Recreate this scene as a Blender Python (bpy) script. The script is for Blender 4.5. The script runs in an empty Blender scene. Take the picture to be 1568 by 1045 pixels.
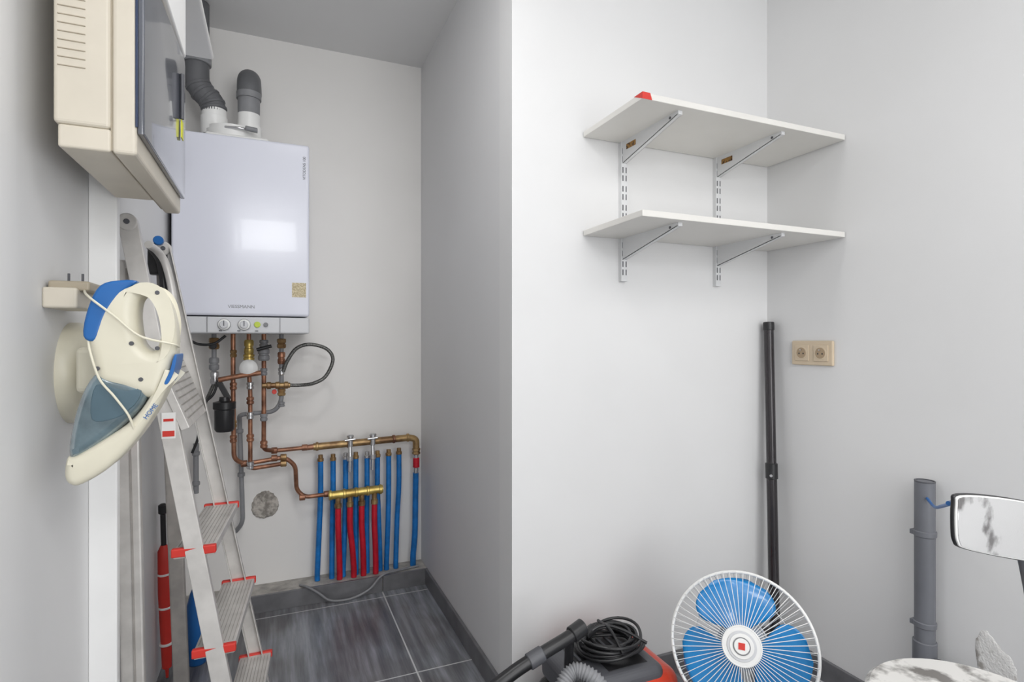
import bpy, bmesh, math, random
from mathutils import Vector, Matrix, Quaternion
random.seed(4)
D=bpy.data; C=bpy.context; SC=C.scene

# ------------------------------------------------------------------ materials
def lin(c):
    return tuple(((v/255)/12.92 if v/255<=0.04045 else (((v/255)+0.055)/1.055)**2.4) for v in c)
def mat(name,c,rough=0.5,metal=0.0,var=0.06,scale=12,bump=0.0,c2=None,coat=0.0,spec=0.5,alpha=None,detail=4,lo=0.35,hi=0.65,trans=0.0):
    m=D.materials.new(name); m.use_nodes=True; nt=m.node_tree; n=nt.nodes; l=nt.links
    b=n['Principled BSDF']; b.inputs['Roughness'].default_value=rough; b.inputs['Metallic'].default_value=metal
    b.inputs['Coat Weight'].default_value=coat; b.inputs['Specular IOR Level'].default_value=spec; b.inputs['Transmission Weight'].default_value=trans
    a=lin(c); 
    if c2 is None: bb=tuple(max(0,v*(1-var*2)) for v in a)
    else: bb=lin(c2)
    tc=n.new('ShaderNodeTexCoord'); no=n.new('ShaderNodeTexNoise'); no.inputs['Scale'].default_value=scale; no.inputs['Detail'].default_value=detail
    cr=n.new('ShaderNodeValToRGB'); cr.color_ramp.elements[0].position=lo; cr.color_ramp.elements[1].position=hi
    cr.color_ramp.elements[0].color=(*bb,1); cr.color_ramp.elements[1].color=(*a,1)
    l.new(tc.outputs['Object'],no.inputs['Vector']); l.new(no.outputs['Fac'],cr.inputs['Fac']); l.new(cr.outputs['Color'],b.inputs['Base Color'])
    if bump>0:
        bp=n.new('ShaderNodeBump'); bp.inputs['Strength'].default_value=bump; bp.inputs['Distance'].default_value=0.002
        n2=n.new('ShaderNodeTexNoise'); n2.inputs['Scale'].default_value=scale*8; l.new(tc.outputs['Object'],n2.inputs['Vector'])
        l.new(n2.outputs['Fac'],bp.inputs['Height']); l.new(bp.outputs['Normal'],b.inputs['Normal'])
    return m
M={}
M['wall']=mat('wall_paint',(229,229,229),0.6,var=0.02,scale=1.5,bump=0.15)
M['wallw']=mat('wall_paint_warm',(242,240,237),0.6,var=0.02,scale=1.5,bump=0.15)
M['walln']=mat('wall_paint_grey',(224,224,225),0.6,var=0.02,scale=1.5,bump=0.15)
M['ceil']=mat('ceiling_paint',(232,232,232),0.7,var=0.02,scale=2)
M['trimw']=mat('white_trim',(245,245,244),0.4,var=0.02,scale=8)
M['base']=mat('dark_tile_skirting',(116,116,119),0.3,var=0.15,scale=14)
M['concrete']=mat('concrete',(190,186,180),0.9,var=0.2,scale=25,bump=0.8)
M['boiler']=mat('boiler_enamel',(228,230,241),0.19,var=0.01,scale=2,coat=0.15)
M['panel']=mat('control_panel',(212,213,216),0.35,var=0.01)
M['alu']=mat('aluminium',(218,215,211),0.38,0.25,var=0.08,scale=20)
M['alud']=mat('aluminium_dull',(180,175,170),0.45,0.2,var=0.12,scale=20)
M['red']=mat('red_plastic',(218,58,48),0.4,var=0.05)
M['cream']=mat('cream_plastic',(228,223,203),0.35,var=0.03)
M['beige']=mat('beige_plastic',(218,210,194),0.45,var=0.03)
M['beiged']=mat('beige_plastic_dark',(176,165,145),0.45,var=0.04)
M['blue']=mat('blue_plastic',(34,104,176),0.35,var=0.05)
M['fanblue']=mat('fan_blue',(18,136,206),0.25,var=0.08,coat=0.3)
M['pipeblue']=mat('blue_conduit',(26,124,204),0.4,var=0.15,scale=30)
M['pipered']=mat('red_conduit',(204,26,48),0.4,var=0.12,scale=30)
M['copper']=mat('copper',(176,126,98),0.38,0.5,scale=25,c2=(118,80,62))
M['brass']=mat('brass',(178,148,102),0.36,0.55,scale=25,c2=(124,94,64))
M['gold']=mat('yellow_brass',(218,194,112),0.3,0.6,scale=25,c2=(170,142,76))
M['chrome']=mat('chrome',(214,214,215),0.2,0.85,var=0.1)
M['greypipe']=mat('grey_pipe',(144,145,148),0.5,var=0.1)
M['dkgrey']=mat('dark_grey_plastic',(88,89,94),0.42,var=0.06)
M['flue']=mat('flue_grey',(104,105,108),0.5,var=0.06)
M['pvc']=mat('grey_pvc',(112,114,120),0.42,var=0.06)
M['black']=mat('black_plastic',(40,40,42),0.35,var=0.1)
M['blacks']=mat('black_steel_tube',(52,48,51),0.25,0.3,var=0.1,coat=0.4)
M['white']=mat('white_plastic',(242,242,240),0.35,var=0.01)
M['shelf']=mat('shelf_laminate',(228,226,221),0.45,var=0.02,scale=6)
M['bracket']=mat('bracket_enamel',(222,223,224),0.4,var=0.01)
M['orange']=mat('orange_red_plastic',(218,68,40),0.3,var=0.06,coat=0.3)
M['label']=mat('brown_label',(160,118,56),0.5,scale=120,c2=(70,44,20),lo=0.45,hi=0.5)
M['paper']=mat('printed_sticker',(222,210,178),0.6,scale=400,c2=(180,164,128),lo=0.45,hi=0.55,detail=2)
M['yellow']=mat('yellow_tag',(225,225,60),0.5)
M['smoke']=mat('smoked_cover',(100,104,114),0.1,var=0.15,scale=3,coat=0.5)
M['smokee']=mat('smoked_cover_edge',(44,60,92),0.2,var=0.1)
M['cup']=mat('translucent_dust_cup',(126,150,160),0.12,var=0.25,scale=18,coat=0.6,trans=0.25)
M['cupd']=mat('dust_cup_filter',(84,108,120),0.4,var=0.1)
M['marble']=mat('marble',(238,236,232),0.25,scale=14,c2=(134,130,126),lo=0.40,hi=0.50,detail=8)
M['mirror']=mat('mirror_glass',(238,238,238),0.05,0.75,scale=11,c2=(140,138,138),lo=0.38,hi=0.44,detail=6)  # grey veins paint the marble's reflection into the glass colour
M['plaster']=mat('damaged_plaster',(198,192,184),0.9,scale=40,c2=(146,141,134),bump=1.0,detail=8,lo=0.42,hi=0.58)
M['plasterl']=mat('flaking_plaster',(228,227,225),0.9,scale=30,c2=(172,168,163),bump=1.0,detail=8,lo=0.40,hi=0.50)
M['braid']=mat('braided_hose',(124,124,120),0.35,0.4,scale=260,c2=(56,56,56))
M['led']=mat('led_green',(206,226,80),0.4)
M['sock']=mat('socket_beige',(214,196,170),0.4,var=0.02)
M['sockd']=mat('socket_well',(172,150,122),0.45,var=0.02)
M['rubber']=mat('rubber',(60,61,64),0.6)

def floor_mat():
    m=D.materials.new('slate_floor_tiles'); m.use_nodes=True; nt=m.node_tree; n=nt.nodes; l=nt.links
    b=n['Principled BSDF']; b.inputs['Roughness'].default_value=0.26
    tc=n.new('ShaderNodeTexCoord')
    mp=n.new('ShaderNodeMapping'); mp.inputs['Location'].default_value=(0.16,-1.844+2.4,0); l.new(tc.outputs['Object'],mp.inputs['Vector'])
    br=n.new('ShaderNodeTexBrick'); br.offset=0; br.squash=1; br.inputs['Scale'].default_value=1
    br.inputs['Brick Width'].default_value=0.6; br.inputs['Row Height'].default_value=0.6; br.inputs['Mortar Size'].default_value=0.0028; br.inputs['Mortar Smooth'].default_value=0.1
    l.new(mp.outputs['Vector'],br.inputs['Vector'])
    m2=n.new('ShaderNodeMapping'); m2.inputs['Scale'].default_value=(30,2.0,1); l.new(tc.outputs['Object'],m2.inputs['Vector'])
    no=n.new('ShaderNodeTexNoise'); no.inputs['Scale'].default_value=1; no.inputs['Detail'].default_value=8; no.inputs['Roughness'].default_value=0.6; l.new(m2.outputs['Vector'],no.inputs['Vector'])
    n3=n.new('ShaderNodeTexNoise'); n3.inputs['Scale'].default_value=3.5; l.new(tc.outputs['Object'],n3.inputs['Vector'])
    cr=n.new('ShaderNodeValToRGB'); cr.color_ramp.elements[0].position=0.36; cr.color_ramp.elements[1].position=0.64
    cr.color_ramp.elements[0].color=(*lin((108,111,117)),1); cr.color_ramp.elements[1].color=(*lin((160,164,172)),1)
    e=cr.color_ramp.elements.new(0.5); e.color=(*lin((133,136,142)),1)
    l.new(no.outputs['Fac'],cr.inputs['Fac'])
    c3=n.new('ShaderNodeValToRGB'); c3.color_ramp.elements[0].position=0.4; c3.color_ramp.elements[1].position=0.6
    c3.color_ramp.elements[0].color=(*lin((216,210,206)),1); c3.color_ramp.elements[1].color=(1,1,1,1); l.new(n3.outputs['Fac'],c3.inputs['Fac'])
    ml=n.new('ShaderNodeMix'); ml.data_type='RGBA'; ml.blend_type='MULTIPLY'; ml.inputs[0].default_value=1; l.new(cr.outputs['Color'],ml.inputs[6]); l.new(c3.outputs['Color'],ml.inputs[7])
    mx=n.new('ShaderNodeMix'); mx.data_type='RGBA'; l.new(br.outputs['Fac'],mx.inputs[0]); l.new(ml.outputs[2],mx.inputs[6]); mx.inputs[7].default_value=(*lin((205,205,205)),1)
    l.new(mx.outputs[2],b.inputs['Base Color'])
    return m
M['floor']=floor_mat()

# ------------------------------------------------------------------ geometry helpers
def G(name):
    e=D.objects.new(name,None); e.empty_display_size=0.1; SC.collection.objects.link(e); return e
def mk(name,verts,faces,m,parent=None,smooth=False,bevel=0,seg=3):
    me=D.meshes.new(name); me.from_pydata([tuple(v) for v in verts],[],faces); me.validate(); 
    bm=bmesh.new(); bm.from_mesh(me); bmesh.ops.recalc_face_normals(bm,faces=bm.faces); bm.to_mesh(me); bm.free()
    me.materials.append(M[m] if isinstance(m,str) else m)
    o=D.objects.new(name,me); SC.collection.objects.link(o)
    if parent: o.parent=parent
    if smooth:
        for p in me.polygons: p.use_smooth=True
    if bevel:
        md=o.modifiers.new('bevel','BEVEL'); md.width=bevel; md.segments=seg; md.limit_method='ANGLE'; md.angle_limit=math.radians(40)
    return o
BF=[(0,1,2,3),(4,7,6,5),(0,4,5,1),(1,5,6,2),(2,6,7,3),(3,7,4,0)]
def box(name,lo,hi,m,parent=None,bevel=0,seg=3):
    x0,y0,z0=lo; x1,y1,z1=hi
    v=[(x0,y0,z0),(x1,y0,z0),(x1,y1,z0),(x0,y1,z0),(x0,y0,z1),(x1,y0,z1),(x1,y1,z1),(x0,y1,z1)]
    return mk(name,v,BF,m,parent,False,bevel,seg)
def beam(name,p0,p1,w,d,side,m,parent=None,bevel=0.002):
    p0=Vector(p0);p1=Vector(p1);t=(p1-p0).normalized();s=Vector(side);s=(s-t*s.dot(t)).normalized();u=t.cross(s)
    v=[]
    for p in(p0,p1):
        for a,b in((-1,-1),(1,-1),(1,1),(-1,1)): v.append(p+s*a*w/2+u*b*d/2)
    return mk(name,v,BF,m,parent,False,bevel,2)
def cat(pts,n=8):
    P=[Vector(p) for p in pts]; 
    if len(P)<3: return P
    P=[P[0]*2-P[1]]+P+[P[-1]*2-P[-2]]; out=[]
    for i in range(1,len(P)-2):
        a,b,c,d=P[i-1:i+3]
        for k in range(n):
            t=k/n; out.append(0.5*((2*b)+(c-a)*t+(2*a-5*b+4*c-d)*t*t+(-a+3*b-3*c+d)*t**3))
    out.append(P[-2]); return out
def sweep(P,r,ns=12,caps=True,closed=False):
    P=[Vector(p) for p in P]; n=len(P); R=r if isinstance(r,(list,tuple)) else [r]*n
    V=[];F=[]; prev=None; nrm=None
    for i in range(n):
        if closed: t=(P[(i+1)%n]-P[i-1]).normalized()
        else: t=(P[min(i+1,n-1)]-P[max(i-1,0)]).normalized()
        if nrm is None:
            nrm=t.orthogonal().normalized()
        else:
            q=prev.rotation_difference(t); nrm=(q@nrm); nrm=(nrm-t*nrm.dot(t)).normalized()
        prev=t; b=t.cross(nrm)
        for k in range(ns):
            a=2*math.pi*k/ns; V.append(P[i]+(nrm*math.cos(a)+b*math.sin(a))*R[i])
    for i in range(n if closed else n-1):
        j=(i+1)%n
        for k in range(ns): F.append((i*ns+k,i*ns+(k+1)%ns,j*ns+(k+1)%ns,j*ns+k))
    if caps and not closed:
        F.append(tuple(range(ns))[::-1]); F.append(tuple((n-1)*ns+k for k in range(ns)))
    return V,F
def finish_tube(o):
    md=o.modifiers.new('es','EDGE_SPLIT'); md.split_angle=math.radians(50)
def tube(name,pts,r,m,parent=None,smooth=True,ns=14,n=8):
    P=cat(pts,n) if smooth else [Vector(p) for p in pts]
    V,F=sweep(P,r,ns); o=mk(name,V,F,m,parent,True); finish_tube(o); return o
def rpipe(name,pts,r,m,parent=None,bend=0.02,ns=14):
    """pipe with small rounded bends at each vertex"""
    P=[Vector(p) for p in pts]; out=[P[0]]
    for i in range(1,len(P)-1):
        a,b,c=P[i-1],P[i],P[i+1]; d1=(a-b);d2=(c-b); k=min(bend,d1.length*0.48,d2.length*0.48)
        s=b+d1.normalized()*k; e=b+d2.normalized()*k
        for j in range(7):
            t=j/6; out.append(s*(1-t)**2+b*2*t*(1-t)+e*t*t)
    out.append(P[-1]); V,F=sweep(out,r,ns); o=mk(name,V,F,m,parent,True); finish_tube(o); return o
def multi(name,lst,m,parent=None):
    V=[];F=[]
    for v,f in lst:
        k=len(V); V+=v; F+=[tuple(i+k for i in q) for q in f]
    o=mk(name,V,F,m,parent,True); finish_tube(o); return o
def lathe(name,base,axis,prof,m,parent=None,ns=32):
    """prof: list of (dist along axis, radius)"""
    base=Vector(base); ax=Vector(axis).normalized(); u=ax.orthogonal().normalized(); w=ax.cross(u); V=[];F=[]
    for d,r in prof:
        for k in range(ns):
            a=2*math.pi*k/ns; V.append(base+ax*d+(u*math.cos(a)+w*math.sin(a))*max(r,1e-5))
    n=len(prof)
    for i in range(n-1):
        for k in range(ns): F.append((i*ns+k,i*ns+(k+1)%ns,(i+1)*ns+(k+1)%ns,(i+1)*ns+k))
    F.append(tuple(range(ns))); F.append(tuple((n-1)*ns+k for k in range(ns)))
    o=mk(name,V,F,m,parent,True); md=o.modifiers.new('es','EDGE_SPLIT'); md.split_angle=math.radians(35); return o
def cyl(name,p0,p1,r,m,parent=None,ns=24):
    p0=Vector(p0);p1=Vector(p1); L=(p1-p0).length; b=min(0.002,r*0.15,L*0.3)
    return lathe(name,p0,p1-p0,[(0,r-b),(b,r),(L-b,r),(L,r-b)],m,parent,ns)
def plate(name,loops,extr,bev,m,parent=None,matrix=None,smoothn=0):
    """filled 2D outline (with holes), extruded and rounded; local XY plane, placed by matrix"""
    cu=D.curves.new(name,'CURVE'); cu.dimensions='2D'; cu.fill_mode='BOTH'; cu.extrude=max(0,extr-bev); cu.bevel_depth=bev; cu.bevel_resolution=5; cu.offset=-bev
    for lp in loops:
        if smoothn:
            Q=[Vector((a,b,0)) for a,b in lp]; N=len(Q); pts=[]
            for i in range(N):
                a,b,c,d=Q[i-1],Q[i],Q[(i+1)%N],Q[(i+2)%N]
                for k in range(smoothn):
                    t=k/smoothn; pts.append(0.5*((2*b)+(c-a)*t+(2*a-5*b+4*c-d)*t*t+(-a+3*b-3*c+d)*t**3))
            lp=[(p.x,p.y) for p in pts]
        s=cu.splines.new('POLY'); s.points.add(len(lp)-1); s.use_cyclic_u=True
        for p,(a,b) in zip(s.points,lp): p.co=(a,b,0,1)
    t=D.objects.new('tmp',cu); SC.collection.objects.link(t); C.view_layer.update()
    me=D.meshes.new_from_object(t.evaluated_get(C.evaluated_depsgraph_get())); D.objects.remove(t)
    if matrix is not None: me.transform(matrix)
    me.materials.clear(); me.materials.append(M[m]); me.name=name
    bm=bmesh.new(); bm.from_mesh(me); bmesh.ops.remove_doubles(bm,verts=bm.verts,dist=1e-5); bm.to_mesh(me); bm.free()
    for p in me.polygons: p.use_smooth=True
    o=D.objects.new(name,me); SC.collection.objects.link(o); md=o.modifiers.new('es','EDGE_SPLIT'); md.split_angle=math.radians(32)
    if parent: o.parent=parent
    return o
def XZ(y): # local (x,y)->world (X,Z) at depth y, extrusion along Y
    return Matrix(((1,0,0,0),(0,0,1,y),(0,1,0,0),(0,0,0,1)))
YZ=lambda x: Matrix(((0,0,1,x),(1,0,0,0),(0,1,0,0),(0,0,0,1)))
def text(name,s,loc,rot,size,m,parent):
    cu=D.curves.new(name,'FONT'); cu.body=s; cu.size=size; cu.extrude=0.0003; cu.align_x='CENTER'; cu.align_y='CENTER'; cu.materials.append(M[m])
    o=D.objects.new(name,cu); o.location=loc; o.rotation_euler=rot; SC.collection.objects.link(o); o.parent=parent; return o

# ------------------------------------------------------------------ room shell
XL,XN,XR=-0.353,0.644,1.658
YB,YF,YR=2.62,1.513,-1.6
H=2.412
box('floor',(XL-0.1,YR-0.1,-0.1),(XR+0.1,YB+0.1,0),'floor')
box('ceiling',(XL-0.1,YR-0.1,H),(XR+0.1,YB+0.1,H+0.1),'ceil')
box('wall_left',(XL-0.1,YR,0),(XL,YB,H),'wall')
box('wall_back',(XL,YB,0),(XN,YB+0.1,H),'wallw')
box('wall_niche',(XN,YF+0.1,0),(XN+0.1,YB,H),'walln')
box('wall_front',(XN,YF,0),(XR+0.1,YF+0.1,H),'wall')
box('wall_right',(XR,YR,0),(XR+0.1,YF,H),'wall')
# rear wall (behind the camera) with a small high window and an added tall window for fill light
wx0,wx1,wz0,wz1=-0.33,0.24,2.0,2.36
px0,px1,pz0,pz1=0.42,1.58,0.25,2.25
g=G('wall_rear')
ya,yb=YR-0.1,YR
box('below',(XL,ya,0),(wx1,yb,wz0),'wall',g); box('above',(XL,ya,wz1),(wx1,yb,H),'wall',g)
box('pier',(wx1,ya,0),(px0,yb,H),'wall',g); box('sill',(px0,ya,0),(px1,yb,pz0),'wall',g); box('lintel',(px0,ya,pz1),(px1,yb,H),'wall',g); box('side_right',(px1,ya,0),(XR,yb,H),'wall',g)
def window(name,x0,x1,z0,z1,mull=False):
    g=G(name); f=0.03
    box('frame_bottom',(x0,YR-0.07,z0),(x1,YR-0.03,z0+f),'trimw',g); box('frame_top',(x0,YR-0.07,z1-f),(x1,YR-0.03,z1),'trimw',g)
    box('frame_left',(x0,YR-0.07,z0+f),(x0+f,YR-0.03,z1-f),'trimw',g); box('frame_right',(x1-f,YR-0.07,z0+f),(x1,YR-0.03,z1-f),'trimw',g)
window('window_1',wx0,wx1,wz0,wz1); window('added_fill_window',px0,px1,pz0,pz1)  # the second, tall window is invented to carry fill light
# trims
box('trim_1',(XL,1.40,0),(-0.303,1.425,H),'trimw',None,0.003)
t=0.012;hb=0.07
box('baseboard_niche',(XN-t,YF,0),(XN,2.495,hb),'base',None,0.002)
box('baseboard_front',(XN-t,YF-t,0),(XR,YF,hb),'base',None,0.002)
box('baseboard_right',(XR-t,YR,0),(XR,YF-t,hb),'base',None,0.002)
g=G('tiled_curb')
box('concrete_top',(XL,2.507,0),(XN,YB,0.069),'concrete',g,0.003)
box('tile_front_a',(XL,2.495,0),(0.44,2.507,0.070),'base',g,0.001)
box('tile_front_b',(0.443,2.495,0),(XN,2.507,0.070),'base',g,0.001)

# ------------------------------------------------------------------ boiler
g=G('wall_gas_boiler')
bx0,bx1,byf=-0.335,0.1245,2.28
box('casing',(bx0,byf,1.203),(bx1,YB-0.005,1.862),'boiler',g,0.010,4)
box('control_panel',(bx0,byf+0.004,1.138),(bx1,YB-0.02,1.199),'panel',g,0.006)
box('panel_seam_a',(-0.224,byf+0.001,1.142),(-0.222,byf+0.006,1.198),'greypipe',g)
box('panel_seam_b',(0.019,byf+0.001,1.142),(0.021,byf+0.006,1.198),'greypipe',g)
for i,x in enumerate((-0.168,-0.102)):
    cyl('knob_ring_%d'%i,(x,byf+0.005,1.170),(x,byf-0.003,1.170),0.0215,'greypipe',g)
    cyl('knob_face_%d'%i,(x,byf+0.002,1.170),(x,byf-0.005,1.170),0.020,'white',g)
    cyl('knob_%d'%i,(x,byf+0.002,1.170),(x,byf-0.015,1.170),0.014,'panel',g)
    box('knob_mark_%d'%i,(x-0.0015,byf-0.0165,1.165),(x+0.0015,byf-0.013,1.184),'dkgrey',g)
cyl('status_led',(-0.058,byf+0.005,1.171),(-0.058,byf-0.002,1.171),0.011,'led',g)
cyl('reset_button',(-0.029,byf+0.005,1.171),(-0.029,byf-0.003,1.171),0.008,'greypipe',g)
for i in range(3): box('tick_%d'%i,(-0.185+i*0.06,byf+0.001,1.146),(-0.175+i*0.06,byf+0.0045,1.149),'dkgrey',g)
box('rating_sticker',(0.062,byf-0.001,1.277),(0.112,byf+0.002,1.332),'paper',g)
text('brand_text','VIESSMANN',(-0.111,byf-0.0005,1.236),(math.pi/2,0,0),0.017,'greypipe',g)
text('model_text','VITODENS 100',(0.106,byf-0.0005,1.772),(math.pi/2,-math.pi/2,0),0.0135,'dkgrey',g)
# flue collar and pipes
box('flue_plate',(-0.235,2.33,1.861),(-0.02,2.55,1.885),'white',g,0.008)
lathe('coaxial_collar',(-0.15,2.44,1.884),(0,0,1),[(0,0.10),(0.03,0.10),(0.032,0.094),(0.045,0.094)],'white',g)
lathe('collar_left',(-0.213,2.43,1.90),(0,0,1),[(0,0.047),(0.07,0.047),(0.072,0.043),(0.10,0.043)],'white',g)
lathe('collar_right',(-0.092,2.43,1.90),(0,0,1),[(0,0.047),(0.05,0.047),(0.052,0.041),(0.10,0.041)],'white',g)
lathe('right_flue_lower',(-0.092,2.43,1.99),(0,0,1),[(0,0.040),(0.07,0.040),(0.071,0.045),(0.095,0.045),(0.097,0.040)],'greypipe',g)
tube('right_flue_elbow',[(-0.092,2.43,2.07),(-0.092,2.43,2.10),(-0.092,2.445,2.135),(-0.092,2.48,2.155),(-0.092,2.54,2.16),(-0.092,2.615,2.16)],0.043,'flue',g,ns=28)
P=cat([(-0.213,2.43,1.99),(-0.215,2.43,2.01),(-0.225,2.43,2.035),(-0.25,2.43,2.06),(-0.268,2.43,2.09),(-0.272,2.43,2.125),(-0.272,2.43,2.20),(-0.272,2.43,2.40)],8)
V,F=sweep(P,0.043,28); o=mk('left_flue_elbow',V,F,'flue',g,True)
for i,k in enumerate((6,12,18,25,31)):
    d=(P[k+1]-P[k-1]).normalized(); cyl('left_flue_ring_%d'%i,P[k]-d*0.006,P[k]+d*0.006,0.046,'flue',g)
cyl('flue_ceiling_ring',(-0.272,2.43,2.165),(-0.272,2.43,2.195),0.05,'greypipe',g)
tube('collar_clamp',[(-0.17,2.345,1.912),(-0.12,2.335,1.912),(-0.06,2.355,1.912)],0.005,'chrome',g)
cyl('clamp_screw',(-0.10,2.325,1.912),(-0.06,2.335,1.912),0.009,'greypipe',g)

# ------------------------------------------------------------------ pipework under the boiler
g=G('heating_pipework')
y=2.48
def fit(n,x,z,r=0.017,h=0.03,m='brass',yy=2.48): 
    lathe(n,(x,yy,z-h/2),(0,0,1),[(0,r*0.8),(h*0.12,r),(h*0.4,r),(h*0.45,r*0.82),(h*0.55,r*0.82),(h*0.6,r),(h*0.9,r),(h,r*0.8)],m,g,6 if m=='brass' else 16)
rpipe('pipe_flow',[(-0.218,y,1.14),(-0.218,y,0.97)],0.009,'greypipe',g)
fit('valve_flow_a',-0.218,1.10,0.02,0.045); fit('valve_flow_b',-0.218,1.02,0.018,0.05,'greypipe')
fit('valve_flow_c',-0.216,0.965,0.016,0.05,'chrome')
cyl('valve_flow_knob',(-0.218,y,1.09),(-0.218,y-0.05,1.09),0.012,'black',g)
rpipe('copper_a',[(-0.151,y,1.14),(-0.151,y,0.93),(-0.148,y,0.64),(-0.112,2.50,0.612),(0.04,2.51,0.626),(0.082,2.52,0.585),(0.087,2.55,0.475),(0.12,2.55,0.440),(0.24,2.55,0.444)],0.009,'copper',g,0.025)
for i,z in enumerate((1.06,0.93,0.78,0.72)): fit('joint_a%d'%i,-0.150,z,0.013,0.03,'copper' if i%2 else 'brass')
rpipe('gas_pipe',[(-0.094,y,1.14),(-0.094,y,0.99),(-0.089,y,0.90),(-0.089,y,0.595),(0.04,2.51,0.60)],0.0085,'copper',g,0.02)
fit('gas_valve',-0.094,1.085,0.018,0.06,'gold'); fit('gas_nut',-0.094,1.045,0.021,0.025,'gold')
lathe('gas_regulator',(-0.094,y+0.02,1.002),(0,-1,0),[(0,0.034),(0.05,0.034),(0.055,0.03),(0.062,0.018)],'white',g)
rpipe('gas_branch',[(-0.20,y-0.03,0.958),(-0.125,y-0.03,0.972),(-0.049,y-0.03,0.983)],0.010,'copper',g)
for i,z in enumerate((0.93,0.87,0.81,0.72,0.61)): fit('joint_g%d'%i,-0.089,z,0.014,0.03,'copper' if i%2 else 'chrome')
rpipe('copper_c',[(-0.039,y,1.14),(-0.039,y,0.80),(-0.040,2.50,0.665),(0.0,2.53,0.652),(0.15,2.55,0.653)],0.009,'copper',g,0.02)
fit('valve_c_a',-0.039,1.10,0.017,0.03,'greypipe'); fit('valve_c_b',-0.039,1.055,0.022,0.05,'greypipe'); fit('joint_c_c',-0.039,0.985,0.013,0.03,'greypipe')
fit('joint_c_d',-0.039,0.80,0.014,0.03,'greypipe'); fit('joint_c_e',-0.039,0.69,0.014,0.03,'copper')
cyl('valve_c_handle',(-0.065,y-0.03,1.075),(-0.01,y-0.03,1.09),0.007,'black',g)
rpipe('grey_d',[(0.027,y,1.14),(0.027,y,0.86),(0.0,y+0.01,0.82),(-0.13,y+0.03,0.812),(-0.131,2.55,0.78),(-0.119,2.55,0.362),(-0.148,2.58,0.318),(-0.16,2.60,0.31)],0.009,'greypipe',g,0.03)
fit('valve_d_a',0.027,1.10,0.018,0.04); fit('valve_d_b',0.027,1.04,0.015,0.05,'copper'); fit('joint_d_c',0.027,0.985,0.013,0.03,'chrome'); fit('joint_d_d',0.027,0.90,0.016,0.03,'brass'); fit('joint_d_e',0.027,0.85,0.013,0.02,'greypipe')
cyl('red_tap',(0.0,y-0.02,0.905),(0.0,y-0.045,0.905),0.009,'red',g)
rpipe('brass_tee',[(-0.045,y-0.01,0.930),(0.06,y-0.01,0.928)],0.011,'brass',g)
for i,x in enumerate((-0.02,0.012,0.045)): cyl('tee_nut_%d'%i,(x-0.008,y-0.01,0.929),(x+0.008,y-0.01,0.929),0.015,'brass',g)
tube('braided_loop',[(0.055,y-0.01,0.928),(0.10,y-0.01,0.927),(0.15,y-0.02,0.934),(0.198,y-0.02,0.962),(0.227,y-0.02,1.03),(0.203,y-0.02,1.076),(0.138,y-0.02,1.096),(0.085,y-0.02,1.080),(0.05,y-0.02,1.03),(0.033,y-0.02,0.985)],0.0075,'braid',g)
tube('cable_left',[(-0.30,y-0.1,1.12),(-0.26,y-0.1,1.098),(-0.21,y-0.1,1.10),(-0.17,y-0.1,1.13)],0.005,'black',g)
tube('grey_loop_a',[(-0.215,y,0.95),(-0.235,y,0.90),(-0.25,y,0.86),(-0.245,y,0.82)],0.007,'braid',g)
tube('grey_loop_b',[(-0.205,y-0.03,0.94),(-0.22,y-0.03,0.90),(-0.26,y-0.03,0.85),(-0.27,y-0.03,0.74),(-0.29,y-0.03,0.68)],0.005,'black',g)
lathe('filter_bowl',(-0.180,y-0.02,0.755),(0,0,1),[(0,0.030),(0.01,0.036),(0.085,0.036),(0.09,0.041),(0.115,0.041),(0.12,0.02),(0.135,0.018)],'black',g)
beam('filter_head',(-0.20,y-0.02,0.95),(-0.165,y-0.02,0.88),0.02,0.02,(1,0,0),'black',g)
rpipe('grey_e',[(-0.288,2.55,0.70),(-0.288,2.55,0.50)],0.010,'greypipe',g)
for i,(x,z) in enumerate(((-0.131,0.74),(-0.125,0.56),(-0.288,0.66),(-0.288,0.54))): cyl('pipe_clip_%d'%i,(x,2.55,z-0.008),(x,2.55,z+0.008),0.014,'greypipe',g)
for i,(x,z,yy) in enumerate(((-0.112,0.614,2.50),(0.035,0.626,2.51),(0.035,0.60,2.51),(0.0,0.625,2.51),(0.11,0.441,2.55),(0.21,0.444,2.55),(0.12,0.653,2.55),(0.0,0.653,2.53))):
    cyl('sleeve_%d'%i,(x-0.012,yy,z),(x+0.012,yy,z),0.0135,'brass' if i in(1,2) else 'copper',g)
# manifolds and conduits (same assembly)
ym=2.56
rpipe('upper_bar_thin',[(0.13,ym-0.01,0.652),(0.18,ym-0.01,0.655)],0.012,'copper',g)
rpipe('upper_bar',[(0.155,ym-0.01,0.653),(0.575,ym-0.01,0.665),(0.603,ym-0.01,0.655),(0.604,ym-0.01,0.60)],0.0155,'brass',g,0.02)
for i,x in enumerate((0.17,0.30,0.40,0.50,0.565)): cyl('upper_ring_%d'%i,(x-0.006,ym-0.01,0.6535+(x-0.155)*0.0286),(x+0.006,ym-0.01,0.6535+(x-0.155)*0.0286),0.019,'copper' if i%2 else 'brass',g)
rpipe('lower_bar',[(0.215,ym-0.04,0.443),(0.445,ym-0.04,0.450)],0.018,'gold',g)
for i,x in enumerate((0.222,0.28,0.33,0.38,0.435)): cyl('lower_ring_%d'%i,(x-0.006,ym-0.04,0.444+(x-0.2)*0.02),(x+0.006,ym-0.04,0.444+(x-0.2)*0.02),0.0215,'gold',g)
zb=0.0705
blue=[(0.185,0.630,0.172),(0.237,0.629,0.232),(0.290,0.630,0.280),(0.334,0.630,0.335),(0.383,0.629,0.383),(0.429,0.629,0.440),(0.479,0.631,0.470),(0.526,0.634,0.512)]
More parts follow.
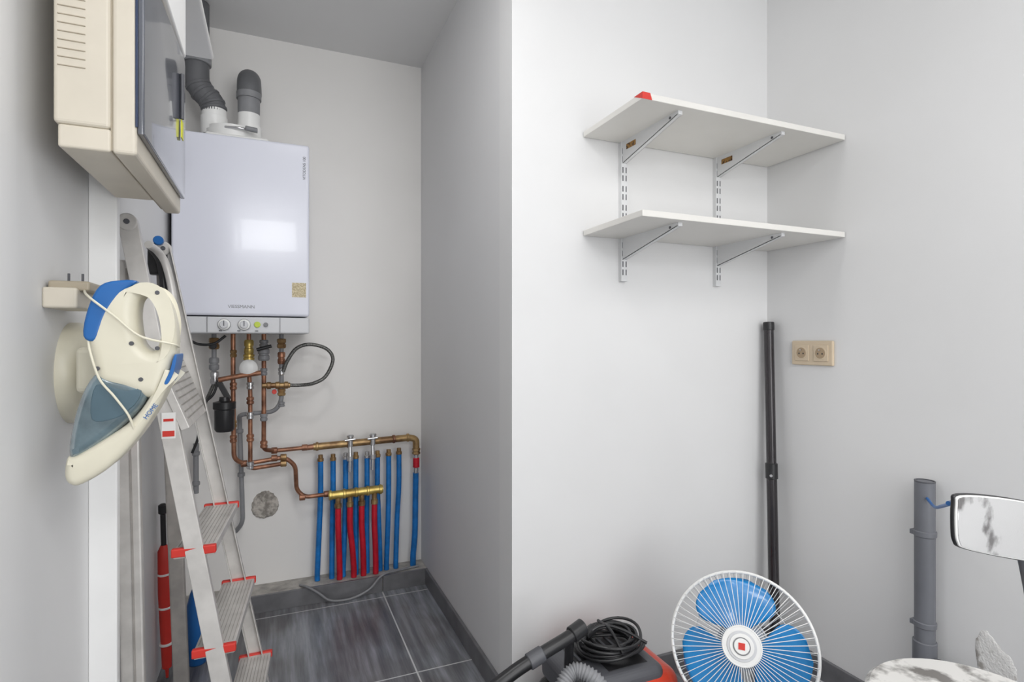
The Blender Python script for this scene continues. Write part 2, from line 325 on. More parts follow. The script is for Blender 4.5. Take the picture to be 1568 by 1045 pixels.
for i,(xt,zt,xb) in enumerate(blue):
    tube('conduit_blue_%d'%i,[(xt,ym,zt-0.03),(xt,ym,0.45),(xt*0.6+xb*0.4,ym+0.012*math.sin(i*2),0.30),(xb,ym,0.11),(xb,ym,zb)],0.0115,'pipeblue',g)
    lathe('outlet_%d'%i,(xt,ym,zt-0.045),(0,0,1),[(0,0.011),(0.003,0.0135),(0.014,0.0135),(0.016,0.010),(0.03,0.010)],'chrome' if i in(2,4) else 'brass',g,12)
tube('conduit_blue_end',[(0.602,ym-0.01,0.50),(0.603,ym,0.40),(0.600,ym,0.22),(0.592,ym,0.12),(0.591,ym,zb)],0.0135,'pipeblue',g)
rpipe('end_valve',[(0.604,ym-0.01,0.60),(0.603,ym-0.01,0.50)],0.011,'chrome',g)
fit('end_nut',0.604,0.60,0.019,0.03,'brass',ym-0.01); cyl('end_red_cap',(0.604,ym-0.01,0.525),(0.604,ym-0.01,0.57),0.015,'pipered',g)
red=[(0.254,0.262),(0.304,0.322),(0.354,0.364),(0.409,0.417)]
for i,(xt,xb) in enumerate(red):
    tube('conduit_red_%d'%i,[(xt,ym-0.04,0.395),(xt,ym-0.04,0.30),(xt*0.4+xb*0.6,ym-0.035,0.2),(xb,ym-0.025,0.11),(xb,ym-0.025,zb)],0.0125,'pipered',g)
    lathe('red_outlet_%d'%i,(xt,ym-0.04,0.385),(0,0,1),[(0,0.012),(0.003,0.015),(0.02,0.015),(0.022,0.011),(0.05,0.011)],'brass',g,12)
for i,x in enumerate((0.306,0.403)):
    z0=0.657; yy=ym-0.035
    cyl('vent_body_%d'%i,(x,yy,z0-0.01),(x,yy,z0+0.03),0.011,'chrome',g); cyl('vent_cap_%d'%i,(x,yy,z0+0.03),(x,yy,z0+0.042),0.015,'chrome',g)
    cyl('vent_lever_%d'%i,(x-0.025,yy-0.01,z0+0.02),(x+0.02,yy-0.01,z0+0.024),0.005,'chrome',g)
    tube('vent_tail_%d'%i,[(x-0.002,yy-0.004,z0-0.01),(x-0.002,yy-0.01,z0-0.06),(x-0.003,yy-0.01,0.54)],0.008,'chrome',g)
    cyl('vent_nut_%d'%i,(x-0.002,yy-0.01,z0-0.07),(x-0.002,yy-0.01,z0-0.05),0.014,'chrome',g)
# loose cable on the curb
tube('floor_cable',[(0.10,2.53,0.074),(0.13,2.485,0.078),(0.17,2.479,0.05),(0.22,2.472,0.012),(0.30,2.465,0.008),(0.38,2.476,0.03),(0.44,2.488,0.078),(0.53,2.52,0.075),(0.61,2.53,0.075)],0.005,'greypipe',None)
# mortar patch on back wall
def blob(name,c,ax1,ax2,nv,r1,r2,th,m,seed,irr=0.10):
    random.seed(seed); c=Vector(c);ax1=Vector(ax1);ax2=Vector(ax2);nv=Vector(nv); V=[];F=[];n=48
    rr=[1+irr*math.sin(3*k*2*math.pi/n+seed)+random.uniform(-.04,.04) for k in range(n)]
    for j,(s,h) in enumerate(((1.0,0.0),(0.97,0.6),(0.82,1.0),(0.6,0.75),(0.35,1.0),(0.12,0.8))):
        for k in range(n):
            a=2*math.pi*k/n; V.append(c+(ax1*math.cos(a)*r1+ax2*math.sin(a)*r2)*s*rr[k]+nv*th*(h+(random.uniform(-.35,.35) if j>0 else 0)))
    for j in range(5):
        for k in range(n): F.append((j*n+k,j*n+(k+1)%n,(j+1)*n+(k+1)%n,(j+1)*n+k))
    F.append(tuple(5*n+k for k in range(n))); return mk(name,V,F,m,None,True)
blob('mortar_patch',(-0.036,YB,0.406),(1,0,0),(0,0,1),(0,-1,0),0.054,0.058,0.008,'plaster',3,0.03)
blob('damaged_wall_plaster',(XR,0.815,0.285),(0,1,0),(0,0,1),(-1,0,0),0.042,0.085,0.0015,'plasterl',5,0.18)

# ------------------------------------------------------------------ shelving
g=G('wall_shelving_unit')
for nm,z in(('upper',1.744),('lower',1.437)):
    box('shelf_'+nm,(0.884,1.207,z),(XR-0.004,YF-0.003,z+0.017),'shelf',g,0.0015,2)
for i,x in enumerate((1.027,1.414)):
    z0,z1=1.300,1.744
    v=0.0115
    box('upright_web_%d'%i,(x-v,YF-0.004,z0),(x+v,YF,z1),'bracket',g)
    box('upright_lip_a_%d'%i,(x-v,YF-0.016,z0),(x-v+0.003,YF-0.004,z1),'bracket',g)
    box('upright_lip_b_%d'%i,(x+v-0.003,YF-0.016,z0),(x+v,YF-0.004,z1),'bracket',g)
    box('upright_face_%d'%i,(x-v+0.003,YF-0.016,z0),(x+v-0.003,YF-0.013,z1),'bracket',g)
    k=0; z=z0+0.02
    while z<z1-0.03:
        for dx in(-0.006,0.006): box('slot_%d_%d_%d'%(i,k,int(dx>0)),(x+dx-0.0018,YF-0.0166,z),(x+dx+0.0018,YF-0.0155,z+0.018),'dkgrey',g)
        z+=0.034 if k%2 else 0.026; k+=1
    for j,zs in enumerate((1.744,1.437)):
        ya,yb=YF-0.016,1.235
        for s in(-1,1):
            xx=x+s*0.006
            V=[(xx-0.001,ya,zs),(xx-0.001,yb,zs),(xx-0.001,yb,zs-0.010),(xx-0.001,ya,zs-0.068)]
            V+= [(a+0.002,b,c) for a,b,c in V]
            mk('bracket_%d%d_side_%d'%(i,j,s),V,BF,'bracket',g)
        V=[(x-0.007,ya,zs-0.068),(x+0.007,ya,zs-0.068),(x+0.007,yb,zs-0.010),(x-0.007,yb,zs-0.010)]
        V+=[(a,b,c+0.002) for a,b,c in V]; mk('bracket_%d%d_web'%(i,j),V,BF,'bracket',g)
        box('bracket_%d%d_tip'%(i,j),(x-0.007,yb-0.004,zs-0.010),(x+0.007,yb,zs),'bracket',g)
        cyl('bracket_%d%d_screw'%(i,j),(x-0.0075,yb+0.03,zs-0.009),(x-0.009,yb+0.03,zs-0.009),0.004,'dkgrey',g,12)
        if j==0: box('bracket_%d_label'%i,(x-0.0085,ya-0.07,zs-0.030),(x-0.0072,ya-0.022,zs-0.014),'label',g)
V=[(0.8835,1.2062,1.7438),(0.914,1.2062,1.7438),(0.908,1.2062,1.7618),(0.8835,1.2062,1.7618),(0.8835,1.2068,1.7438),(0.914,1.2068,1.7438),(0.905,1.235,1.7618),(0.8835,1.245,1.7618)]
mk('red_tape',V,BF,'red',g)

# ------------------------------------------------------------------ double socket (right wall)
g=G('wall_double_socket')
yc0,yc1,zc=1.245,1.40,1.07
box('plate',(XR-0.010,yc0,zc-0.041),(XR,yc1,zc+0.041),'sock',g,0.004)
for i,yy in enumerate((yc0+0.042,yc1-0.042)):
    box('insert_%d'%i,(XR-0.013,yy-0.027,zc-0.027),(XR-0.009,yy+0.027,zc+0.027),'sock',g,0.003)
    cyl('rim_%d'%i,(XR-0.0125,yy,zc),(XR-0.0145,yy,zc),0.022,'sock',g); cyl('well_%d'%i,(XR-0.0125,yy,zc),(XR-0.0149,yy,zc),0.0185,'sockd',g)
    for dy in(-0.008,0.008): cyl('hole_%d_%d'%(i,dy>0),(XR-0.0125,yy+dy,zc-0.002),(XR-0.0154,yy+dy,zc-0.002),0.0028,'black',g,12)
    cyl('earth_pin_%d'%i,(XR-0.0125,yy,zc+0.010),(XR-0.020,yy,zc+0.010),0.0022,'chrome',g,12)

# ------------------------------------------------------------------ leaning vacuum wand
g=G('vacuum_extension_wand')
pt,pb=Vector((1.630,1.481,1.178)),Vector((1.600,1.425,0.003))
mid=pt.lerp(pb,0.455)
cyl('upper_tube',mid,pt,0.0165,'blacks',g); cyl('lower_tube',pb,mid,0.0175,'blacks',g)
d=(pt-pb).normalized(); cyl('top_collar',pt-d*0.03,pt,0.0185,'black',g); cyl('joint_collar',mid-d*0.02,mid+d*0.035,0.0205,'black',g)
cyl('lock_button',mid+Vector((-0.016,-0.012,-0.005)),mid+Vector((-0.020,-0.016,-0.005)),0.005,'chrome',g)

# ------------------------------------------------------------------ PVC pipe
g=G('drain_pipe')
cyl('pipe',(1.62,0.953,0.0),(1.62,0.953,0.730),0.024,'pvc',g,32)
lathe('open_rim',(1.62,0.953,0.728),(0,0,1),[(0,0.024),(0.004,0.0245),(0.004,0.021),(-0.03,0.021)],'dkgrey',g)
for i,z in enumerate((0.59,0.345)):
    cyl('clip_%d'%i,(1.62,0.953,z-0.008),(1.62,0.953,z+0.008),0.027,'pvc',g); box('clip_lug_%d'%i,(1.630,0.955,z-0.006),(1.657,0.975,z+0.006),'pvc',g); box('clip_ear_%d'%i,(1.600,0.970,z-0.006),(1.640,0.980,z+0.006),'pvc',g)
cyl('coupler',(1.62,0.953,0.20),(1.62,0.953,0.30),0.028,'pvc',g,32)
tube('branch_elbow',[(1.62,0.955,0.20),(1.615,0.92,0.245),(1.61,0.88,0.255),(1.61,0.83,0.235),(1.612,0.80,0.18)],0.018,'dkgrey',g)

# ------------------------------------------------------------------ marble side table + mirror
g=G('marble_side_table')
lathe('top',(1.210,0.615,0.395),(0,0,1),[(0,0.174),(0.006,0.181),(0.018,0.182),(0.025,0.174)],'marble',g,64)
lathe('pedestal',(1.210,0.615,0.0),(0,0,1),[(0,0.12),(0.012,0.12),(0.02,0.03),(0.10,0.018),(0.30,0.018),(0.38,0.03),(0.395,0.07)],'dkgrey',g)
g=G('standing_mirror')
ml=[(1.005,0.866),(1.11,0.851),(1.225,0.826),(1.246,0.812),(1.248,0.79),(1.240,0.735),(1.225,0.724),(1.20,0.727),(1.09,0.755),(1.012,0.778),(0.996,0.79),(0.991,0.81),(0.992,0.852)]
cx=sum(p[0] for p in ml)/len(ml); cz=sum(p[1] for p in ml)/len(ml)
plate('shell',[ml],0.003,0.002,'black',g,XZ(0.543),4)
plate('rim',[[(cx+(a-cx)*0.985,cz+(b-cz)*0.965) for a,b in ml]],0.002,0.001,'white',g,XZ(0.5395),4)
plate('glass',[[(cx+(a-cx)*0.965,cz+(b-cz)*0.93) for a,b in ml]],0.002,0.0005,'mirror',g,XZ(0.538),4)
tube('stem',[(1.205,0.553,0.74),(1.225,0.556,0.70),(1.285,0.575,0.62),(1.325,0.59,0.52),(1.325,0.59,0.43)],0.006,'dkgrey',g)
lathe('foot',(1.325,0.59,0.420),(0,0,1),[(0,0.045),(0.006,0.045),(0.012,0.02),(0.02,0.008)],'black',g)
tube('blue_wire',[(1.60,0.935,0.69),(1.50,0.86,0.70),(1.25,0.70,0.775),(1.06,0.575,0.838),(1.00,0.553,0.848)],0.0035,'blue',g)

# ------------------------------------------------------------------ desk fan
g=G('desk_fan')
Cn=Vector((1.078,1.06,0.348)); nf=Vector((-0.71,-0.66,0.42)).normalized()
up=(Vector((0,0,1))-nf*nf.z).normalized(); rt=up.cross(nf)
def FP(x,y,z): return Cn+rt*x+up*y+nf*z
R=0.170; Rh=0.044
def ring(r,z,rad,n=96): return sweep([FP(r*math.cos(2*math.pi*k/n),r*math.sin(2*math.pi*k/n),z) for k in range(n)],rad,8,closed=True)
multi('guard_rings',[ring(R,0,0.0042),ring(R,-0.008,0.003),ring(Rh,0.046,0.0025),ring(0.118,-0.055,0.0012),ring(0.06,-0.07,0.003)],'white',g)
W=[]
for k in range(64):
    a=2*math.pi*k/64; c,s=math.cos(a),math.sin(a)
    pts=[(R,0),(R*0.985,0.016),(R*0.93,0.028),(0.115,0.037),(Rh,0.046)]
    W.append(sweep(cat([FP(c*r,s*r,z) for r,z in pts],3),0.00085,5))
    a+=math.pi/64; c,s=math.cos(a),math.sin(a)
    pts=[(R,-0.008),(R*0.985,-0.028),(R*0.93,-0.045),(0.118,-0.055),(0.06,-0.07)]
    W.append(sweep(cat([FP(c*r,s*r,z) for r,z in pts],3),0.00085,5))
multi('guard_wires',W,'white',g)
def disc(n,z0,z1,r,m): cyl(n,FP(0,0,z0),FP(0,0,z1),r,m,g,48)
disc('badge_base',0.040,0.048,0.044,'white'); disc('badge_ring',0.048,0.050,0.034,'panel'); disc('badge_mid',0.050,0.052,0.028,'white'); disc('badge_inner',0.052,0.054,0.020,'greypipe'); disc('badge_core',0.054,0.056,0.0175,'white')
V=[FP(a*0.0075,b*0.0075,z) for z in(0.056,0.057) for a,b in((-1,-1),(1,-1),(1,1),(-1,1))]; mk('badge_emblem',V,BF,'red',g)
disc('blade_hub',-0.02,0.025,0.032,'fanblue')
for b in range(3):
    ac=math.radians(102+120*b); V=[];F=[]; nr,na=16,20
    for side in(0,1):
        for i in range(nr+1):
            r=0.026+(0.156-0.026)*i/nr; t=i/nr
            w=math.radians(60)*(math.sin(math.pi*min(1,(0.12+t*0.62)))**0.8) if t<0.62 else math.radians(60)*math.sqrt(max(0.0,1-((t-0.58)/0.43)**2))**0.8
            w=max(w,0.10)
            for j in range(na+1):
                s=-1+2*j/na; a=ac+w*s*0.9
                V.append(FP(r*math.cos(a),r*math.sin(a),-0.004+0.018*s*(0.5+0.5*t)-side*0.0022))
    N=(nr+1)*(na+1)
    for side in(0,1):
        for i in range(nr):
            for j in range(na):
                q=[i*(na+1)+j,i*(na+1)+j+1,(i+1)*(na+1)+j+1,(i+1)*(na+1)+j]; F.append(tuple(side*N+x for x in q))
    for i in range(nr):
        for j in(0,na): F.append((i*(na+1)+j,(i+1)*(na+1)+j,N+(i+1)*(na+1)+j,N+i*(na+1)+j))
    for j in range(na):
        for i in(0,nr): F.append((i*(na+1)+j,i*(na+1)+j+1,N+i*(na+1)+j+1,N+i*(na+1)+j))
    mk('blade_%d'%b,V,F,'fanblue',g,True)
lathe('motor_housing',FP(0,0,-0.065),-nf,[(0,0.055),(0.02,0.062),(0.07,0.058),(0.10,0.040),(0.11,0.02)],'white',g)
nk=FP(0,-0.03,-0.11); 
tube('neck',[nk,(nk.x,nk.y,0.20),(nk.x,nk.y,0.04)],0.018,'white',g)
lathe('base',(nk.x,nk.y,0.0),(0,0,1),[(0,0.115),(0.02,0.115),(0.035,0.09),(0.05,0.03)],'white',g,48)
box('control_switches',(nk.x-0.06,nk.y-0.09,0.03),(nk.x-0.01,nk.y-0.04,0.045),'blue',g,0.003)

# ------------------------------------------------------------------ canister vacuum
g=G('canister_vacuum_cleaner')
box('chassis',(0.675,1.190,0.03),(1.01,1.43,0.17),'black',g,0.035,6)
box('shell',(0.735,1.192,0.10),(1.010,1.43,0.232),'orange',g,0.045,8)
box('lid',(0.685,1.205,0.17),(0.960,1.415,0.250),'dkgrey',g,0.024,6)
box('lid_label',(0.80,1.235,0.2495),(0.92,1.28,0.2515),'black',g,0.001)
box('lid_vent',(0.74,1.30,0.2495),(0.94,1.39,0.2525),'black',g,0.001)
for i in range(7): box('vent_rib_%d'%i,(0.75+i*0.025,1.305,0.252),(0.757+i*0.025,1.385,0.255),'dkgrey',g)
for i,(x,y2) in enumerate(((0.75,1.19),(0.93,1.19),(0.75,1.435),(0.93,1.435))): cyl('wheel_%d'%i,(x,y2-0.012,0.05),(x,y2+0.012,0.05),0.05,'rubber',g,32)
P=cat([(0.735,1.20,0.15),(0.745,1.16,0.20),(0.735,1.18,0.265),(0.695,1.22,0.285),(0.655,1.22,0.255),(0.63,1.20,0.18),(0.62,1.15,0.08),(0.64,1.08,0.035),(0.72,1.02,0.03),(0.85,1.0,0.03)],26)
V,F=sweep(P,[0.0185+0.0028*math.sin(i*1.9) for i in range(len(P))],16); mk('corrugated_hose',V,F,'greypipe',g,True)
tube('wand_handle',[(0.735,1.27,0.360),(0.70,1.265,0.348),(0.62,1.26,0.325),(0.53,1.255,0.295),(0.46,1.25,0.255),(0.42,1.24,0.17),(0.405,1.22,0.03)],0.0165,'black',g,ns=20)
cyl('handle_collar',(0.745,1.272,0.363),(0.705,1.266,0.350),0.021,'black',g); cyl('handle_sleeve',(0.62,1.26,0.325),(0.58,1.2585,0.312),0.020,'dkgrey',g)
box('nozzle',(0.53,1.14,0.16),(0.665,1.20,0.262),'rubber',g,0.025,5)
cyl('handle_rest',(0.715,1.30,0.22),(0.705,1.275,0.345),0.012,'black',g)
W=[];random.seed(11)
for k in range(13):
    r=0.082+random.uniform(-0.022,0.020); ox,oy=random.uniform(-.014,.014),random.uniform(-.012,.012); ph=random.uniform(0,6.28); pts=[]; tl=random.uniform(-0.006,0.006)
    for i in range(40):
        a=2*math.pi*i/40; rr=r*(1+0.08*math.sin(2*a+ph)+0.03*math.sin(3*a+ph*2)); pts.append((0.855+ox+rr*1.12*math.cos(a),1.315+oy+rr*0.92*math.sin(a),0.268+0.007*(k%5)+0.005*math.sin(a*2+ph)+tl*math.cos(a)))
    W.append(sweep(pts,0.0042,8,closed=True))
W.append(sweep(cat([(0.77,1.33,0.290),(0.83,1.33,0.318),(0.88,1.30,0.314),(0.93,1.25,0.290)],8),0.0042,8)); W.append(sweep(cat([(0.84,1.23,0.29),(0.845,1.30,0.320),(0.85,1.37,0.312)],8),0.0042,8))
multi('power_cord_coil',W,'black',g)
cyl('plug',(0.785,1.335,0.300),(0.82,1.345,0.308),0.014,'black',g)
cyl('strain_relief',(0.76,1.31,0.293),(0.785,1.335,0.300),0.008,'black',g)

# ------------------------------------------------------------------ consumer unit (fuse box)
g=G('fuse_box')
box('mount',(XL,1.27,1.50),(-0.306,1.38,1.90),'beiged',g)
box('rear_housing',(-0.309,1.05,1.443),(-0.236,1.39,1.95),'beige',g,0.006)
box('rear_foot',(-0.304,1.053,1.407),(-0.236,1.385,1.443),'beige',g,0.004)
box('front_frame',(-0.234,1.05,1.405),(-0.201,1.50,1.95),'beige',g,0.006)
box('rear_extension',(-0.296,1.39,1.43),(-0.234,1.49,1.95),'beige',g,0.004)
box('frame_seam',(-0.237,1.056,1.41),(-0.233,1.48,1.94),'beiged',g)
for i in range(20): box('housing_rib_%d'%i,(-0.303,1.0485,1.53+i*0.013),(-0.268,1.0505,1.5312+i*0.013),'beiged',g)
plate('smoked_cover',[[(1.051,1.440),(1.492,1.440),(1.498,1.448),(1.498,1.752),(1.485,1.764),(1.30,1.75),(1.15,1.735),(1.051,1.73)]],0.005,0.003,'smoke',g,YZ(-0.196))
box('cover_edge',(-0.203,1.0485,1.45),(-0.1995,1.052,1.73),'smokee',g,0.001)
box('top_frame',(-0.202,1.06,1.77),(-0.190,1.498,1.95),'trimw',g,0.004)
box('latch_tag',(-0.190,1.42,1.56),(-0.188,1.445,1.60),'yellow',g)
cyl('latch_key',(-0.187,1.42,1.60),(-0.187,1.42,1.70),0.004,'dkgrey',g)
g=G('white_wall_shelf')
box('board',(XL,0.9,1.956),(-0.168,1.9,1.974),'white',g,0.006,4)

# ------------------------------------------------------------------ hand vacuum on wall
g=G('handheld_vacuum')
yv=1.115
body=[(-0.259,1.199),(-0.233,1.208),(-0.202,1.207),(-0.174,1.193),(-0.157,1.156),(-0.152,1.101),(-0.162,1.055),(-0.175,1.020),(-0.197,1.016),(-0.228,1.030),(-0.262,1.045),(-0.272,1.085),(-0.279,1.122),(-0.273,1.162)]
hole=[(-0.204,1.180),(-0.190,1.186),(-0.179,1.172),(-0.173,1.135),(-0.181,1.098),(-0.192,1.096),(-0.203,1.112),(-0.208,1.150)]
plate('body',[body,hole],0.036,0.020,'cream',g,XZ(yv),5)
cup=[(-0.262,1.060),(-0.235,1.052),(-0.200,1.042),(-0.190,1.032),(-0.205,0.995),(-0.250,0.950),(-0.292,0.922),(-0.300,0.945),(-0.285,1.020)]
plate('dust_cup',[cup],0.034,0.016,'cup',g,XZ(yv),4)
noz=[(-0.163,1.052),(-0.182,1.030),(-0.212,0.983),(-0.255,0.950),(-0.290,0.928),(-0.301,0.925),(-0.304,0.897),(-0.297,0.883),(-0.281,0.882),(-0.242,0.908),(-0.206,0.952),(-0.176,1.005),(-0.155,1.060)]
plate('nozzle',[noz],0.037,0.012,'cream',g,XZ(yv),4)
plate('dust_cup_filter',[[(-0.262,1.040),(-0.225,1.030),(-0.202,1.030),(-0.208,1.008),(-0.235,0.985),(-0.268,0.985)]],0.0348,0.002,'cupd',g,XZ(yv),4)
acc=[(-0.257,1.199),(-0.228,1.209),(-0.206,1.207),(-0.228,1.188),(-0.248,1.154),(-0.262,1.112),(-0.279,1.118),(-0.273,1.162)]
plate('blue_trim',[acc],0.0368,0.005,'blue',g,XZ(yv),4)
acc2=[(-0.154,1.085),(-0.150,1.085),(-0.154,1.060),(-0.162,1.040),(-0.168,1.040),(-0.160,1.060)]
plate('blue_trim_low',[acc2],0.0378,0.001,'blue',g,XZ(yv),4)
text('maker_mark','HOME',(-0.187,yv-0.0375,0.994),(math.pi/2,-0.95,0),0.010,'blue',g)
for i,(x,z) in enumerate(((-0.178,1.190),(-0.214,1.106),(-0.178,1.098),(-0.260,1.066),(-0.201,1.047))): cyl('screw_%d'%i,(x,yv-0.034,z),(x,yv-0.0375,z),0.0035,'dkgrey',g,12)
tube('cord_a',[(-0.305,1.185,1.20),(-0.27,1.075,1.180),(-0.235,1.068,1.150),(-0.20,1.068,1.118),(-0.155,1.072,1.105),(-0.150,1.10,1.10)],0.0018,'cream',g)
tube('cord_b',[(-0.278,1.10,1.125),(-0.268,1.072,1.095),(-0.255,1.070,1.05),(-0.235,1.072,1.02),(-0.215,1.074,0.985),(-0.212,1.085,0.95),(-0.235,1.09,0.93)],0.0018,'cream',g)
g2=G('vacuum_wall_dock')
def PX(n,y0,z0,pr,m): return lathe(n,(XL,y0,z0),(1,0,0),pr,m,g2,48)
o=PX('back_dish',1.30,1.05,[(0,0.095),(0.012,0.095),(0.03,0.085),(0.045,0.06),(0.05,0.02)],'cream')
box('dock_arm',(-0.31,1.155,1.02),(-0.265,1.30,1.10),'cream',g2,0.01)
g3=G('wall_socket_adapter')
box('socket_box',(XL,1.15,1.165),(-0.305,1.27,1.20),'beige',g3,0.004)
box('adapter',(-0.348,1.16,1.195),(-0.29,1.25,1.212),'beiged',g3,0.004)
for i in range(2): cyl('pin_%d'%i,(-0.33+i*0.02,1.20,1.21),(-0.33+i*0.02,1.20,1.228),0.002,'dkgrey',g3,10)

# ------------------------------------------------------------------ step ladder
g=G('aluminium_step_ladder')
A0,A1=Vector((-0.056,1.44,0.0)),Vector((-0.312,1.535,1.385))
B0,B1=Vector((-0.02,1.865,0.0)),Vector((-0.292,1.865,1.375))
for nm,p,q,sg in(('front_rail_a',A0,A1,1),('front_rail_b',B0,B1,-1)):
    beam(nm+'_web',p,q,0.004,0.038,(0,1,0),'alu',g,0.001)
    d=(q-p).normalized(); nx=d.cross(Vector((0,1,0))).normalized()
    for s in(-1,1):
        off=nx*s*0.018+Vector((0,sg*0.010,0)); beam(nm+'_flange_%d'%s,p+off,q+off,0.022,0.003,(0,1,0),'alu',g,0.001)
    cyl(nm+'_head',q+Vector((0,-0.008,0.0)),q+Vector((0,0.016,0.0)),0.020,'alu',g)
    cyl(nm+'_rivet',q+Vector((0,-0.012,0.0)),q+Vector((0,-0.008,0.0)),0.006,'dkgrey',g)
    box(nm+'_foot',(p.x-0.022,p.y-0.015,0),(p.x+0.022,p.y+0.022,0.03),'black',g,0.004)
for i,z in enumerate((0.161,0.394,0.627)):
    t=z/1.385; xa=A0.lerp(A1,t).x; xb=B0.lerp(B1,t).x; ya=1.44+0.095*t+0.006; yb=1.865-0.006; w=0.043
    def quad(n,y0,y1,z0,z1,a,b,m,bev):
        def X(yy): return xa+(xb-xa)*(yy-ya)/(yb-ya)
        V=[(X(y0)+a,y0,z0),(X(y0)+b,y0,z0),(X(y1)+b,y1,z0),(X(y1)+a,y1,z0)]; V+=[(p[0],p[1],z1) for p in V]
        mk(n,V,BF,m,g,False,bev)
    quad('tread_%d'%i,ya,yb,z-0.022,z,-w,w,'alu',0.003)
    for k in range(9): quad('tread_%d_groove_%d'%(i,k),ya+0.02,yb-0.02,z,z+0.0012,-w+0.006+k*0.009,-w+0.0075+k*0.009,'alud',0)
    for nm,y0,y1 in(('a',ya-0.008,ya+0.006),('b',yb-0.006,yb+0.008)):
        quad('tread_%d_cap_%s'%(i,nm),y0,y1,z-0.016,z+0.004,-w-0.003,w+0.003,'red',0.003)
# folded platform
V=[(-0.262,1.50,1.06),(-0.200,1.50,0.90),(-0.200,1.85,0.90),(-0.262,1.85,1.06)]; V+=[(a+0.018,b,c+0.006) for a,b,c in V]
mk('folded_platform',V,BF,'alu',g,False,0.002)
for k in range(9):
    t=(k+0.7)/10; xx=-0.262+0.062*t+0.018; zz=1.06-0.16*t+0.006
    beam('platform_rib_%d'%k,(xx,1.52,zz),(xx,1.83,zz),0.003,0.004,(0,0,1),'alud',g,0)
# rear support frame
beam('rear_leg_a',(-0.293,1.530,0.0),(-0.325,1.572,1.30),0.046,0.026,(1,0,0),'alu',g,0.004)
beam('rear_leg_a_groove',(-0.288,1.516,0.03),(-0.319,1.558,1.28),0.004,0.003,(1,0,0),'alud',g,0)
beam('rear_leg_b',(-0.252,1.925,0.0),(-0.300,1.925,1.35),0.040,0.026,(1,0,0),'alud',g,0.004)
cyl('red_cap',(-0.318,1.545,0.875),(-0.318,1.532,0.875),0.017,'red',g)
# head: hinge plates, black plastic block with blue knobs, hand hoop
tube('hand_hoop',[(-0.255,1.80,1.14),(-0.262,1.81,1.24),(-0.276,1.80,1.32),(-0.290,1.77,1.352),(-0.300,1.70,1.36)],0.010,'alu',g)
box('hinge_block',(-0.332,1.86,1.30),(-0.280,1.90,1.39),'black',g,0.008)
cyl('hinge_knob_a',(-0.302,1.858,1.395),(-0.302,1.842,1.395),0.013,'blue',g); cyl('hinge_knob_b',(-0.285,1.858,1.33),(-0.285,1.842,1.33),0.010,'blue',g)
tube('hinge_strap',[(-0.325,1.85,1.38),(-0.295,1.835,1.33),(-0.285,1.83,1.24),(-0.283,1.83,1.14)],0.010,'black',g)
pa=A0.lerp(A1,0.66); box('warning_sticker',(pa.x-0.014,pa.y-0.0045,pa.z-0.03),(pa.x+0.014,pa.y-0.002,pa.z+0.03),'white',g)
box('sticker_red',(pa.x-0.012,pa.y-0.0055,pa.z-0.025),(pa.x+0.012,pa.y-0.004,pa.z-0.012),'red',g); box('sticker_red_top',(pa.x-0.010,pa.y-0.0055,pa.z+0.01),(pa.x+0.010,pa.y-0.004,pa.z+0.016),'red',g)

# ------------------------------------------------------------------ stored things behind the ladder
g=G('folded_umbrella')
d0,d1=Vector((-0.322,2.12,0.01)),Vector((-0.331,2.10,0.56))
lathe('canopy',d0,d1-d0,[(0,0.004),(0.03,0.006),(0.035,0.014),(0.28,0.020),(0.42,0.018),(0.44,0.009)],'red',g)
lathe('handle',d0.lerp(d1,0.8),d1-d0,[(0,0.008),(0.10,0.008),(0.105,0.013),(0.13,0.013),(0.135,0.006)],'black',g)
for i,f in enumerate((0.2,0.42,0.62)): p=d0.lerp(d1,f); cyl('band_%d'%i,p,p+(d1-d0)*0.015,0.0205,'white',g)
g=G('detergent_bottle')
lathe('bottle',(-0.245,2.20,0),(0,0,1),[(0,0.028),(0.006,0.032),(0.20,0.032),(0.24,0.022),(0.265,0.012),(0.28,0.012)],'blue',g)
lathe('cap',(-0.245,2.20,0.28),(0,0,1),[(0,0.016),(0.035,0.015),(0.037,0.012)],'red',g)
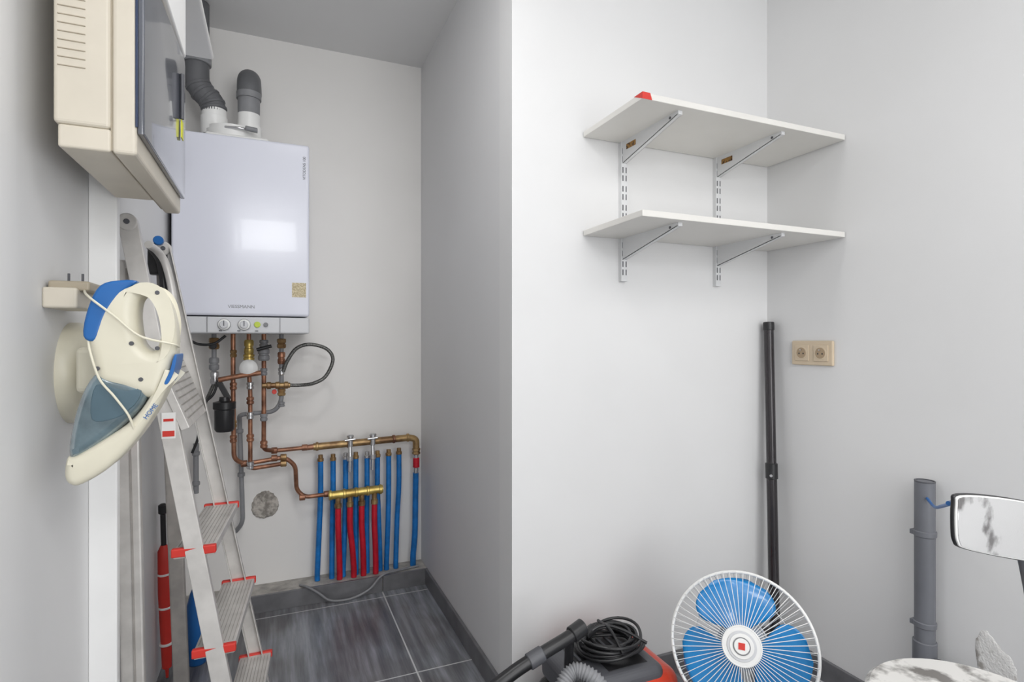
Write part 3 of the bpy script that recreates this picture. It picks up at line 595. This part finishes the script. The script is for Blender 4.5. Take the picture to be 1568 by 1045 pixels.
# thermostat cable hanging loosely on the left wall behind the ladder
g=G('hanging_cable')
tube('cable_a',[(XL+0.004,2.22,1.04),(-0.335,2.18,0.94),(-0.325,2.15,0.86),(-0.30,2.14,0.90),(-0.295,2.16,0.98),(-0.325,2.18,0.96),(XL+0.005,2.2,0.82)],0.0045,'black',g)
tube('cable_b',[(XL+0.004,2.24,1.00),(-0.33,2.20,0.90),(-0.31,2.18,0.84),(-0.295,2.2,0.88),(-0.30,2.22,0.95)],0.0035,'dkgrey',g)

# ------------------------------------------------------------------ lights
def area(name,loc,rot,sx,sy,e,col=(1,1,1)):
    L=D.lights.new(name,'AREA'); L.shape='RECTANGLE'; L.size=sx; L.size_y=sy; L.energy=e; L.color=col
    o=D.objects.new(name,L); o.location=loc; o.rotation_euler=rot; SC.collection.objects.link(o); return o
area('window_daylight_small',((wx0+wx1)/2,YR-0.03,(wz0+wz1)/2),(math.radians(90),0,0),wx1-wx0-0.06,wz1-wz0-0.06,8,(0.97,0.98,1))
area('added_window_fill',((px0+px1)/2,YR-0.03,(pz0+pz1)/2),(math.radians(90),0,0),px1-px0-0.06,pz1-pz0-0.06,23,(1,0.992,0.985))  # added soft fill for room and niche, set in the invented tall window
g=G('added_fill_panel'); box('housing',(0.35,-0.95,H-0.03),(1.35,0.05,H),'white',g,0.004)  # unseen panel added overhead behind the camera to hold a fill light
area('added_ceiling_fill',(0.85,-0.45,H-0.035),(0,0,0),0.95,0.95,14,(1,0.987,0.975))  # added main fill, aimed down from the unseen panel
g=G('added_niche_fill_fixture'); cyl('housing',(0.12,1.12,H-0.03),(0.12,1.12,H),0.16,'white',g)  # out-of-view fixture added to brighten the boiler niche
area('niche_fill_light',(0.12,1.12,H-0.032),(0,0,0),0.26,0.26,5.5,(1,0.99,0.98))  # added niche fill light under the invented fixture
w=D.worlds.new('World'); SC.world=w; w.use_nodes=True; w.node_tree.nodes['Background'].inputs[0].default_value=(0.9,0.95,1,1); w.node_tree.nodes['Background'].inputs[1].default_value=1.0

# ------------------------------------------------------------------ camera
cam=D.cameras.new('camera'); cam.sensor_width=36; cam.lens=19.63; cam.clip_start=0.02
co=D.objects.new('camera',cam); co.location=(0,0,1.11); co.rotation_euler=(math.radians(90),0,-math.atan2(0.3917,0.9201)); SC.collection.objects.link(co); SC.camera=co
SC.view_settings.view_transform='Standard'
